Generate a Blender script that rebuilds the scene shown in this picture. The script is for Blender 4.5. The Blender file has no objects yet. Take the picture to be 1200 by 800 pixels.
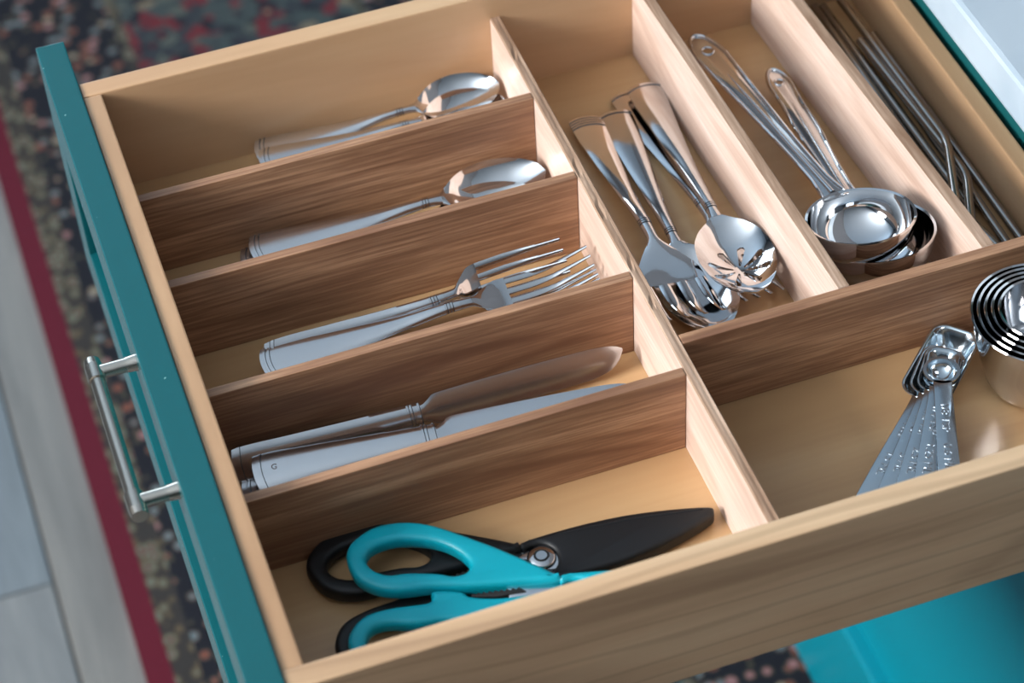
import bpy, bmesh, math, random
import numpy as np
from mathutils import Vector, Matrix

random.seed(7)
R = math.radians
scene = bpy.context.scene
COL = scene.collection

# ------------------------------------------------------------------ camera
def make_camera():
    cd = bpy.data.cameras.new('camera')
    cam = bpy.data.objects.new('camera', cd)
    COL.objects.link(cam)
    yaw, pitch, roll = 0.2830, 0.8035, -0.0698
    F = Vector((math.sin(yaw) * math.cos(pitch), math.cos(yaw) * math.cos(pitch), -math.sin(pitch)))
    r = Vector((math.cos(yaw), -math.sin(yaw), 0))
    u = r.cross(F)
    c, s = math.cos(roll), math.sin(roll)
    rr = c * r + s * u
    uu = -s * r + c * u
    m = Matrix((rr, uu, -F)).transposed().to_4x4()
    m.translation = Vector((-0.0893, -0.7067, 1.0218))
    cam.matrix_world = m
    cd.sensor_width = 36.0
    cd.lens = 2825.1 / 1200.0 * 36.0
    cd.clip_start = 0.02
    cd.dof.use_dof = True
    cd.dof.focus_distance = 1.385
    cd.dof.aperture_fstop = 7.0
    scene.camera = cam
make_camera()

# ------------------------------------------------------------------ world, lights, exposure
world = bpy.data.worlds.new('world')
scene.world = world
world.use_nodes = True
world.node_tree.nodes['Background'].inputs[0].default_value = (0.62, 0.78, 1.0, 1)
world.node_tree.nodes['Background'].inputs[1].default_value = 0.6

def area_light(name, loc, target, sx, sy, power, color):
    ld = bpy.data.lights.new(name, 'AREA')
    ld.shape = 'RECTANGLE'
    ld.size, ld.size_y = sx, sy
    ld.energy = power
    ld.color = color
    o = bpy.data.objects.new(name, ld)
    COL.objects.link(o)
    o.location = loc
    o.rotation_euler = (Vector(target) - Vector(loc)).to_track_quat('-Z', 'Y').to_euler()
    return o

# daylight through the window in the wall the drawer opens towards
area_light('window_daylight', (-2.32, -0.12, 1.30), (0.3, -0.12, 1.30), 1.1, 0.95, 114, (1.0, 0.972, 0.95))
# added blue fill lamp, set in an invented window of the far wall
area_light('far_blue_fill', (-0.6, 3.22, 0.95), (-0.6, 0.0, 0.95), 1.6, 1.1, 22, (0.70, 0.86, 1.0))

scene.view_settings.view_transform = 'Standard'
scene.view_settings.look = 'None'
scene.view_settings.exposure = 0.30
scene.view_settings.gamma = 1.0
scene.view_settings.use_curve_mapping = False

# ------------------------------------------------------------------ helpers
def srgb(r, g, b):
    f = lambda c: (c / 255 / 12.92) if c / 255 <= 0.04045 else ((c / 255 + 0.055) / 1.055) ** 2.4
    return (f(r), f(g), f(b), 1.0)

class NT:
    def __init__(self, name):
        self.m = bpy.data.materials.new(name)
        self.m.use_nodes = True
        self.t = self.m.node_tree
        self.b = self.t.nodes['Principled BSDF']
    def n(self, typ, **kw):
        nd = self.t.nodes.new(typ)
        for k, v in kw.items():
            if k in nd.inputs:
                nd.inputs[k].default_value = v
            else:
                setattr(nd, k, v)
        return nd
    def l(self, a, b):
        self.t.links.new(a, b)
    def set(self, **kw):
        for k, v in kw.items():
            self.b.inputs[k.replace('_', ' ')].default_value = v
    def mix(self, fac, a, b, blend='MIX'):
        nd = self.t.nodes.new('ShaderNodeMix')
        nd.data_type = 'RGBA'
        nd.blend_type = blend
        for idx, val in ((0, fac), (6, a), (7, b)):
            if hasattr(val, 'node'):
                self.l(val, nd.inputs[idx])
            else:
                nd.inputs[idx].default_value = val
        return nd.outputs[2]
    def ramp(self, fac, stops, interp='LINEAR'):
        nd = self.t.nodes.new('ShaderNodeValToRGB')
        nd.color_ramp.interpolation = interp
        el = nd.color_ramp.elements
        while len(el) < len(stops):
            el.new(0.5)
        for e, (p, c) in zip(el, stops):
            e.position = p
            e.color = c
        self.l(fac, nd.inputs[0])
        return nd.outputs[0]
    def math(self, op, a, b=0.0, c=0.0):
        nd = self.t.nodes.new('ShaderNodeMath')
        nd.operation = op
        for i, v in enumerate((a, b, c)):
            if hasattr(v, 'node'):
                self.l(v, nd.inputs[i])
            else:
                nd.inputs[i].default_value = v
        return nd.outputs[0]

def wood(name, light, mid, dark, axis, coarse=14.0, fine=170.0, rough=0.45, fleck=0.25, coat=0.0, seed=0.0, rings=0.0, ringf=330.0):
    """Grain runs along the given axis ('X' or 'Y')."""
    k = NT(name)
    tc = k.n('ShaderNodeTexCoord')
    def noise(scale, stretch, detail, dist, off):
        mp = k.n('ShaderNodeMapping')
        s = [1.0, 1.0, 1.0]
        s['XY'.index(axis)] = stretch
        mp.inputs['Scale'].default_value = s
        mp.inputs['Location'].default_value = (off, off * 0.7, off * 1.3)
        k.l(tc.outputs['Object'], mp.inputs[0])
        nz = k.n('ShaderNodeTexNoise', Scale=scale, Detail=detail, Roughness=0.6, Distortion=dist)
        k.l(mp.outputs[0], nz.inputs['Vector'])
        return nz.outputs['Fac']
    a = noise(coarse, 0.13, 4.0, 1.2, seed)
    col = k.ramp(a, [(0.30, dark), (0.5, mid), (0.68, light)])
    if rings:                                          # cathedral lines of the growth rings
        g = noise(9.0, 0.16, 2.0, 0.5, seed + 7.7)
        sp = k.n('ShaderNodeSeparateXYZ')
        k.l(tc.outputs['Object'], sp.inputs[0])
        acr = k.math('ADD', sp.outputs['Z'], sp.outputs['Y' if axis == 'X' else 'X'])
        w = k.math('SINE', k.math('ADD', k.math('MULTIPLY', acr, ringf), k.math('MULTIPLY', g, 26.0)))
        wr = k.ramp(w, [(0.72, (0, 0, 0, 1)), (1.0, (1, 1, 1, 1))])
        col = k.mix(k.math('MULTIPLY', wr, rings), col, dark)
    f = noise(fine, 0.035, 3.0, 0.0, seed + 3.1)
    fr = k.ramp(f, [(0.40, (0, 0, 0, 1)), (0.62, (1, 1, 1, 1))])
    fl = k.mix(k.math('MULTIPLY', k.math('SUBTRACT', 1.0, fr), fleck), col, dark)
    k.l(fl, k.b.inputs['Base Color'])
    k.set(Roughness=rough, Coat_Weight=coat, Coat_Roughness=0.25)
    bp = k.n('ShaderNodeBump', Strength=0.12, Distance=0.0006)
    k.l(f, bp.inputs['Height'])
    k.l(bp.outputs[0], k.b.inputs['Normal'])
    return k.m

def paint(name, col, rough, wear=0.0):
    k = NT(name)
    k.set(Base_Color=col, Roughness=rough)
    if wear:
        tc = k.n('ShaderNodeTexCoord')
        v = k.n('ShaderNodeTexNoise', Scale=260.0, Detail=2.0)
        k.l(tc.outputs['Object'], v.inputs['Vector'])
        f = k.ramp(v.outputs['Fac'], [(0.765, (0, 0, 0, 1)), (0.79, (1, 1, 1, 1))])
        k.l(k.mix(f, col, srgb(150, 200, 195)), k.b.inputs['Base Color'])
    return k.m

def metal(name, col, rough, brushed=0.0, axis_scale=(1, 1, 1)):
    k = NT(name)
    k.set(Base_Color=col, Metallic=1.0, Roughness=rough)
    tc = k.n('ShaderNodeTexCoord')
    mp = k.n('ShaderNodeMapping')
    mp.inputs['Scale'].default_value = axis_scale
    k.l(tc.outputs['Object'], mp.inputs[0])
    nz = k.n('ShaderNodeTexNoise', Scale=90.0, Detail=3.0)
    k.l(mp.outputs[0], nz.inputs['Vector'])
    r = k.n('ShaderNodeMapRange')
    r.inputs['To Min'].default_value = max(rough - 0.04, 0.02)
    r.inputs['To Max'].default_value = rough + 0.06 + brushed
    k.l(nz.outputs['Fac'], r.inputs['Value'])
    k.l(r.outputs[0], k.b.inputs['Roughness'])
    return k.m

M = {}
M['maple_x'] = wood('maple_x', srgb(220, 190, 154), srgb(210, 175, 138), srgb(160, 128, 98), 'X', coarse=10, fine=150, fleck=0.15, rough=0.38, seed=2.0, rings=0.38)
M['maple_in'] = wood('maple_plain', srgb(214, 180, 142), srgb(206, 168, 130), srgb(186, 146, 110), 'X', coarse=9, fine=140, fleck=0.1, rough=0.33, seed=12.0)
M['maple_y'] = wood('maple_y', srgb(196, 162, 128), srgb(186, 150, 115), srgb(160, 124, 92), 'Y', coarse=10, fine=150, fleck=0.15, rough=0.4, seed=5.0)
M['ply'] = wood('birch_ply', srgb(206, 170, 126), srgb(196, 157, 113), srgb(176, 136, 96), 'X', coarse=8, fine=120, fleck=0.12, rough=0.32, coat=0.25, seed=9.0)
M['oak_x_shaded'] = wood('oak_x_shaded', srgb(202, 160, 126), srgb(178, 136, 104), srgb(122, 84, 62), 'X', coarse=26, fine=620, fleck=0.6, rough=0.5, seed=1.0, rings=0.4, ringf=520.0)  # same oak as below, with the shade of the near faces in its colour
M['oak_y_lit'] = wood('oak_y_lit', srgb(232, 212, 200), srgb(222, 198, 182), srgb(190, 158, 140), 'Y', coarse=26, fine=620, fleck=0.35, rough=0.5, seed=4.0)  # same oak, paled by the window light put into its colour
M['oak_edge_shaded'] = wood('oak_sawn_edge_shaded', srgb(206, 178, 156), srgb(186, 156, 132), srgb(140, 108, 84), 'Y', coarse=60, fine=420, fleck=0.6, rough=0.7, seed=6.0)  # sawn top edges, browner and rough; their weaker light is also in the colour
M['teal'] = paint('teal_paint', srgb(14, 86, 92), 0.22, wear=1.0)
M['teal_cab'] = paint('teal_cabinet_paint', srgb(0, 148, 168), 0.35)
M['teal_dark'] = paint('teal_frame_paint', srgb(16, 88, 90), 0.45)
M['steel'] = metal('polished_steel', (0.64, 0.64, 0.65, 1), 0.06)
M['steel_satin'] = metal('satin_steel', (0.70, 0.71, 0.73, 1), 0.18)
M['steel_bright'] = metal('mirror_steel', (0.78, 0.78, 0.79, 1), 0.03)
M['steel_shaded'] = metal('straw_steel_shaded', (0.46, 0.43, 0.41, 1), 0.18)  # darker than other steel: shade of the straw channel put into the colour
M['nickel'] = metal('brushed_nickel', (0.62, 0.57, 0.50, 1), 0.22, 0.06, (1, 0.06, 1))
M['groove_steel'] = metal('groove_steel', (0.16, 0.17, 0.18, 1), 0.35)
M['tin'] = metal('measuring_steel', (0.54, 0.61, 0.66, 1), 0.16)
M['plastic_teal'] = paint('turquoise_plastic', srgb(0, 166, 184), 0.38)
M['plastic_black'] = paint('black_plastic', srgb(14, 15, 18), 0.5)
M['groove'] = paint('dark_groove', srgb(40, 38, 36), 0.6)
M['stamp'] = paint('stamped_mark', srgb(96, 70, 56), 0.5)
M['wall_dark'] = paint('slate_wall_paint', srgb(46, 47, 50), 0.8)
M['wall'] = paint('wall_paint', srgb(104, 106, 110), 0.8)
M['ceil'] = paint('ceiling_paint', srgb(214, 228, 240), 0.85)
M['white_trim'] = paint('white_trim', srgb(238, 238, 236), 0.4)

def link(o, parent=None):
    COL.objects.link(o)
    if parent is not None:
        o.parent = parent
    return o

def mesh_obj(name, verts, faces, mat, parent=None, smooth=True, sharp=35):
    me = bpy.data.meshes.new(name)
    me.from_pydata([tuple(v) for v in verts], [], [tuple(f) for f in faces])
    bm = bmesh.new()
    bm.from_mesh(me)
    bmesh.ops.recalc_face_normals(bm, faces=bm.faces)
    bm.to_mesh(me)
    bm.free()
    if smooth:
        for p in me.polygons:
            p.use_smooth = True
        me.set_sharp_from_angle(angle=R(sharp))
    me.materials.append(mat if not isinstance(mat, str) else M[mat])
    o = bpy.data.objects.new(name, me)
    return link(o, parent)

def bm_obj(name, bm, mat, parent=None, smooth=True, sharp=35):
    me = bpy.data.meshes.new(name)
    bmesh.ops.recalc_face_normals(bm, faces=bm.faces)
    bm.to_mesh(me)
    bm.free()
    if smooth:
        for p in me.polygons:
            p.use_smooth = True
        me.set_sharp_from_angle(angle=R(sharp))
    me.materials.append(M[mat] if isinstance(mat, str) else mat)
    o = bpy.data.objects.new(name, me)
    return link(o, parent)

def box(name, x0, x1, y0, y1, z0, z1, mat, parent=None, bev=0.0008, off=(0, 0, 0)):
    """Axis aligned box given in world coordinates; parent sits at 'off'."""
    bm = bmesh.new()
    bmesh.ops.create_cube(bm, size=1.0)
    for v in bm.verts:
        v.co = Vector(((x0 + x1) / 2 + v.co.x * (x1 - x0), (y0 + y1) / 2 + v.co.y * (y1 - y0), (z0 + z1) / 2 + v.co.z * (z1 - z0)))
    if bev:
        bmesh.ops.bevel(bm, geom=list(bm.edges), offset=bev, segments=2, profile=0.6, affect='EDGES')
    o = bm_obj(name, bm, mat, parent, smooth=False)
    o.location = -Vector(off)
    return o

def hexa(name, pts_bottom, pts_top, mat, parent=None, bev=0.0006, off=(0, 0, 0), edge_mat=None):
    """Box with free corners: four bottom and four top points in order."""
    bm = bmesh.new()
    b = [bm.verts.new(p) for p in pts_bottom]
    t = [bm.verts.new(p) for p in pts_top]
    bm.faces.new(b[::-1]); bm.faces.new(t)
    for i in range(4):
        j = (i + 1) % 4
        bm.faces.new((b[i], b[j], t[j], t[i]))
    bmesh.ops.recalc_face_normals(bm, faces=bm.faces)
    if bev:
        bmesh.ops.bevel(bm, geom=list(bm.edges), offset=bev, segments=2, profile=0.6, affect='EDGES')
    o = bm_obj(name, bm, mat, parent, smooth=False)
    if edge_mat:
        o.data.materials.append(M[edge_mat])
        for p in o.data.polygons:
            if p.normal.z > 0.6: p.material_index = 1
    o.location = -Vector(off)
    return o

def empty(name, loc=(0, 0, 0), label=None, cat=None, group=None):
    o = bpy.data.objects.new(name, None)
    o.empty_display_size = 0.02
    COL.objects.link(o)
    o.location = loc
    return tag(o, label, cat, group)

def tag(o, label=None, cat=None, group=None, kind=None):
    if label: o['label'] = label
    if cat: o['category'] = cat
    if group: o['group'] = group
    if kind: o['kind'] = kind
    return o

def pchip(xs, ys, xq):
    xs, ys, xq = map(lambda a: np.asarray(a, float), (xs, ys, xq))
    h = np.diff(xs); d = np.diff(ys) / h
    m = np.zeros(len(xs))
    m[0], m[-1] = d[0], d[-1]
    for i in range(1, len(xs) - 1):
        if d[i - 1] * d[i] > 0:
            w1, w2 = 2 * h[i] + h[i - 1], h[i] + 2 * h[i - 1]
            m[i] = (w1 + w2) / (w1 / d[i - 1] + w2 / d[i])
    k = np.clip(np.searchsorted(xs, xq, side='right') - 1, 0, len(xs) - 2)
    t = (xq - xs[k]) / h[k]
    return ((2*t**3 - 3*t**2 + 1) * ys[k] + (t**3 - 2*t**2 + t) * h[k] * m[k] + (-2*t**3 + 3*t**2) * ys[k+1] + (t**3 - t**2) * h[k] * m[k+1])

class Profile:
    """Rows: x, yc, half width, z of the rim, crown (+ bulges up, - cups), thickness, bow of the end; millimetres."""
    def __init__(self, rows):
        self.r = np.array(rows, float)
    def at(self, x):
        return [pchip(self.r[:, 0], self.r[:, i], x) for i in range(1, 7)]
    def strip(self, x0, x1, n, nv=11, dz=0.0, dw=0.0, thick=None, edge=0.55, bowmul=1.0):
        xs = np.linspace(x0, x1, n)
        yc, w, zc, cr, t, bow = self.at(xs)
        if thick is not None:
            t = np.full(n, thick)
        vs = np.linspace(-1, 1, nv)
        top, bot = [], []
        for i in range(n):
            for v in vs:
                k = 1 - v * v
                x = xs[i] - bow[i] * bowmul * k
                y = yc[i] + (w[i] + dw) * v
                z = zc[i] + cr[i] * k + dz
                e = 1 - edge * v ** 4
                top.append((x / 1000, y / 1000, (z - t[i] * (1 - e) * 0.5) / 1000))
                bot.append((x / 1000, y / 1000, (z - t[i] * (1 + e) * 0.5) / 1000))
        V = top + bot
        N = n * nv
        F = []
        for i in range(n - 1):
            for j in range(nv - 1):
                a = i * nv + j
                F.append((a, a + 1, a + nv + 1, a + nv))
                F.append((N + a, N + a + nv, N + a + nv + 1, N + a + 1))
            a = i * nv
            F.append((a, a + nv, N + a + nv, N + a))
            a = i * nv + nv - 1
            F.append((a, N + a, N + a + nv, a + nv))
        for j in range(nv - 1):
            F.append((j, N + j, N + j + 1, j + 1))
            a = (n - 1) * nv + j
            F.append((a, a + 1, N + a + 1, N + a))
        return V, F

def place(o, A, B, roll=0.0):
    A, B = Vector(A), Vector(B)
    x = (B - A).normalized()
    z = Vector((0, 0, 1)); z = (z - x * z.dot(x)).normalized()
    y = z.cross(x)
    m = Matrix((x, y, z)).transposed().to_4x4() @ Matrix.Rotation(R(roll), 4, 'X')
    m.translation = A
    o.matrix_world = m
    return o

def tube(name, pts, rad, mat, parent=None, seg=14, closed=False, caps=True):
    pts = [Vector(p) for p in pts]
    n = len(pts)
    rads = rad if isinstance(rad, (list, tuple)) else [rad] * n
    V, F = [], []
    prev = None
    for i, p in enumerate(pts):
        if closed:
            t = (pts[(i + 1) % n] - pts[i - 1]).normalized()
        else:
            t = (pts[min(i + 1, n - 1)] - pts[max(i - 1, 0)]).normalized()
        if prev is None:
            a = Vector((0, 0, 1)) if abs(t.z) < 0.9 else Vector((1, 0, 0))
            u = (a - t * a.dot(t)).normalized()
        else:
            u = (prev - t * prev.dot(t)).normalized()
        prev = u
        w = t.cross(u)
        for k in range(seg):
            th = 2 * math.pi * k / seg
            V.append(p + (u * math.cos(th) + w * math.sin(th)) * rads[i])
    m = n if closed else n - 1
    for i in range(m):
        for k in range(seg):
            a, b = i * seg + k, i * seg + (k + 1) % seg
            c, d = ((i + 1) % n) * seg + (k + 1) % seg, ((i + 1) % n) * seg + k
            F.append((a, b, c, d))
    if caps and not closed:
        F.append(tuple(range(seg))[::-1])
        F.append(tuple(range((n - 1) * seg, n * seg)))
    return mesh_obj(name, V, F, mat, parent, sharp=45)

def lathe(name, prof, mat, parent=None, seg=48, loc=(0, 0, 0)):
    """prof: list of (radius, z), turned around z; ends with radius 0 are closed by a fan."""
    V, F, rings = [], [], []
    for r, z in prof:
        if r < 1e-7:
            V.append((0, 0, z)); rings.append([len(V) - 1])
        else:
            s = len(V)
            for k in range(seg):
                th = 2 * math.pi * k / seg
                V.append((r * math.cos(th), r * math.sin(th), z))
            rings.append(list(range(s, s + seg)))
    for a, b in zip(rings[:-1], rings[1:]):
        for k in range(seg):
            k2 = (k + 1) % seg
            if len(a) == 1 and len(b) == 1: continue
            if len(a) == 1: F.append((a[0], b[k], b[k2]))
            elif len(b) == 1: F.append((a[k], b[0], a[k2]))
            else: F.append((a[k], b[k], b[k2], a[k2]))
    o = mesh_obj(name, V, F, mat, parent, sharp=40)
    o.location = loc
    return o

def smooth_loop(pts, per=6):
    n = len(pts)
    out = []
    for i in range(n):
        p0, p1, p2, p3 = [Vector(pts[(i + k) % n]) for k in (-1, 0, 1, 2)]
        for s in range(per):
            t = s / per
            out.append(0.5 * ((2 * p1) + (p2 - p0) * t + (2 * p0 - 5 * p1 + 4 * p2 - p3) * t * t + (3 * p1 - p0 - 3 * p2 + p3) * t ** 3))
    return out

def plate(name, loops, z0, z1, bev, mat, parent=None, res=3):
    """Flat solid from closed 2D loops (first the outline, then holes), rounded edges, metres."""
    cu = bpy.data.curves.new(name, 'CURVE')
    cu.dimensions = '2D'
    cu.fill_mode = 'BOTH'
    h = (z1 - z0) / 2
    cu.extrude = h - bev
    cu.bevel_depth = bev
    cu.bevel_resolution = res
    cu.offset = -bev
    for lp in loops:
        sp = cu.splines.new('POLY')
        sp.points.add(len(lp) - 1)
        for p, q in zip(sp.points, lp):
            p.co = (q[0], q[1], 0, 1)
        sp.use_cyclic_u = True
    tmp = bpy.data.objects.new(name + '_curve', cu)
    COL.objects.link(tmp)
    dg = bpy.context.evaluated_depsgraph_get()
    dg.update()
    me = bpy.data.meshes.new_from_object(tmp.evaluated_get(dg))
    bpy.data.objects.remove(tmp)
    bm = bmesh.new(); bm.from_mesh(me)
    bmesh.ops.remove_doubles(bm, verts=bm.verts, dist=1e-6)
    for v in bm.verts:
        v.co.z += (z0 + z1) / 2
    bpy.data.meshes.remove(me)
    return bm_obj(name, bm, mat, parent, sharp=50)

def lettering(name, text, size, mat, parent, loc, rot, depth=0.0002):
    cu = bpy.data.curves.new(name, 'FONT')
    cu.body = text
    cu.size = size
    cu.extrude = depth
    cu.align_x = 'CENTER'; cu.align_y = 'CENTER'
    tmp = bpy.data.objects.new(name + '_curve', cu)
    COL.objects.link(tmp)
    dg = bpy.context.evaluated_depsgraph_get(); dg.update()
    me = bpy.data.meshes.new_from_object(tmp.evaluated_get(dg))
    bpy.data.objects.remove(tmp)
    me.materials.clear(); me.materials.append(M[mat])
    o = bpy.data.objects.new(name, me)
    link(o, parent)
    o.location = loc
    o.rotation_euler = rot
    return o

def copy_tree(o, parent=None):
    c = o.copy()
    COL.objects.link(c)
    c.parent = parent
    for ch in list(o.children):
        copy_tree(ch, c)
    return c

# ------------------------------------------------------------------ room shell
FZ = -0.80          # room floor; z = 0 is the inside bottom of the drawer
def floor():
    k = NT('floor_board')
    tc = k.n('ShaderNodeTexCoord')
    info = k.n('ShaderNodeObjectInfo')
    mp = k.n('ShaderNodeMapping')
    mp.inputs['Scale'].default_value = (1, 0.08, 1)
    k.l(tc.outputs['Object'], mp.inputs[0])
    add = k.n('ShaderNodeVectorMath', operation='ADD')
    k.l(mp.outputs[0], add.inputs[0])
    cmb = k.n('ShaderNodeCombineXYZ')
    k.l(k.math('MULTIPLY', info.outputs['Random'], 37.0), cmb.inputs[0])
    k.l(cmb.outputs[0], add.inputs[1])
    nz = k.n('ShaderNodeTexNoise', Scale=26.0, Detail=6.0, Roughness=0.65, Distortion=0.6)
    k.l(add.outputs[0], nz.inputs['Vector'])
    c = k.ramp(nz.outputs['Fac'], [(0.3, srgb(118, 120, 122)), (0.5, srgb(138, 140, 142)), (0.7, srgb(156, 157, 157))])
    tint = k.ramp(info.outputs['Random'], [(0.0, srgb(222, 214, 204)), (0.5, srgb(216, 220, 222)), (1.0, srgb(196, 212, 222))])
    k.l(k.mix(1.0, c, tint, 'MULTIPLY'), k.b.inputs['Base Color'])
    k.set(Roughness=0.5)
    M['board'] = k.m
    M['sub'] = paint('sub_floor', srgb(58, 56, 54), 0.9)
    fl = box('floor', -2.4, 1.2, -4.5, 3.3, FZ - 0.06, FZ - 0.014, 'sub', bev=0)
    tag(fl, 'grey washed plank floor beside the patterned rug', None, None, 'structure')
    w, L = 0.172, 1.22
    proto = None
    for i in range(20):
        x = -2.354 + i * w
        off = (i * 0.47) % L
        y = -4.5 - off
        while y < 3.29:
            y0, y1 = max(y, -4.495), min(y + L, 3.295)
            y += L
            # boards that the picture can show, near the drawer
            if y1 - y0 < 0.03 or x > 0.45 or x < -0.75 or y1 < -0.2:
                if y1 - y0 < 0.03: continue
            bm = bmesh.new()
            bmesh.ops.create_cube(bm, size=1.0)
            for v in bm.verts:
                v.co = Vector((v.co.x * (w - 0.002), v.co.y * (y1 - y0 - 0.002), v.co.z * 0.014))
            bmesh.ops.bevel(bm, geom=[e for e in bm.edges if all(q.co.z > 0 for q in e.verts)], offset=0.0015, segments=1, affect='EDGES')
            o = bm_obj('plank', bm, 'board', fl, sharp=30)
            o.location = (x + w / 2, (y0 + y1) / 2, FZ - 0.007)
floor()

def room():
    z0, z1 = FZ - 0.06, 1.92
    def wall(name, b, mat='wall'):
        o = box(name, *b, mat, bev=0)
        return tag(o, None, None, None, 'structure')
    # wall with the window that the drawer opens towards, in four pieces round the opening
    wl = wall('wall_left', (-2.5, -2.4, -4.5, -0.70, z0, z1))
    for b in ((-2.5, -2.4, 0.46, 3.3, z0, z1), (-2.5, -2.4, -0.70, 0.46, z0, 0.78), (-2.5, -2.4, -0.70, 0.46, 1.82, z1)):
        box('wall_piece', *b, 'wall', wl, bev=0)
    wf = wall('wall_far', (-2.5, 1.3, 3.3, 3.4, z0, 0.38))
    for b in ((-2.5, -1.43, 3.3, 3.4, 0.38, z1), (0.23, 1.3, 3.3, 3.4, 0.38, z1), (-1.43, 0.23, 3.3, 3.4, 1.52, z1)):  # gap left for the added fill light
        box('wall_piece', *b, 'wall', wf, bev=0)
    wall('wall_right', (1.2, 1.3, -4.5, 3.3, z0, z1))
    wall('wall_near', (-2.5, 1.3, -4.6, -4.5, z0, z1), 'wall_dark')
    wall('ceiling', (-2.5, 1.3, -4.6, 3.4, z1, z1 + 0.06), 'ceil')
    for n, b in ((1, (-2.4, -2.36, -0.74, 0.50, 0.74, 1.86)), (2, (-1.47, 0.27, 3.26, 3.3, 0.34, 1.56))):  # second frame is an unseen, invented window round the added fill
        root = empty('window_%d' % n, ((b[0] + b[1]) / 2, (b[2] + b[3]) / 2, b[4]))
        root['kind'] = 'structure'
        off = root.location
        if n == 1:
            for q in ((b[0], b[1], b[2], b[2] + .05, b[4], b[5] - .005), (b[0], b[1], b[3] - .05, b[3], b[4], b[5] - .005),
                      (b[0], b[1], b[2] + .05, b[3] - .05, b[4], b[4] + .05), (b[0], b[1], b[2] + .05, b[3] - .05, b[5] - .05, b[5] - .005)):
                box('window_frame', *q, 'white_trim', root, bev=0.002, off=off)
        else:
            for q in ((b[0], b[0] + .05, b[2], b[3], b[4], b[5]), (b[1] - .05, b[1], b[2], b[3], b[4], b[5]),
                      (b[0] + .05, b[1] - .05, b[2], b[3], b[4], b[4] + .05), (b[0] + .05, b[1] - .05, b[2], b[3], b[5] - .05, b[5])):
                box('window_frame', *q, 'white_trim', root, bev=0.002, off=off)
room()

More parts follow.
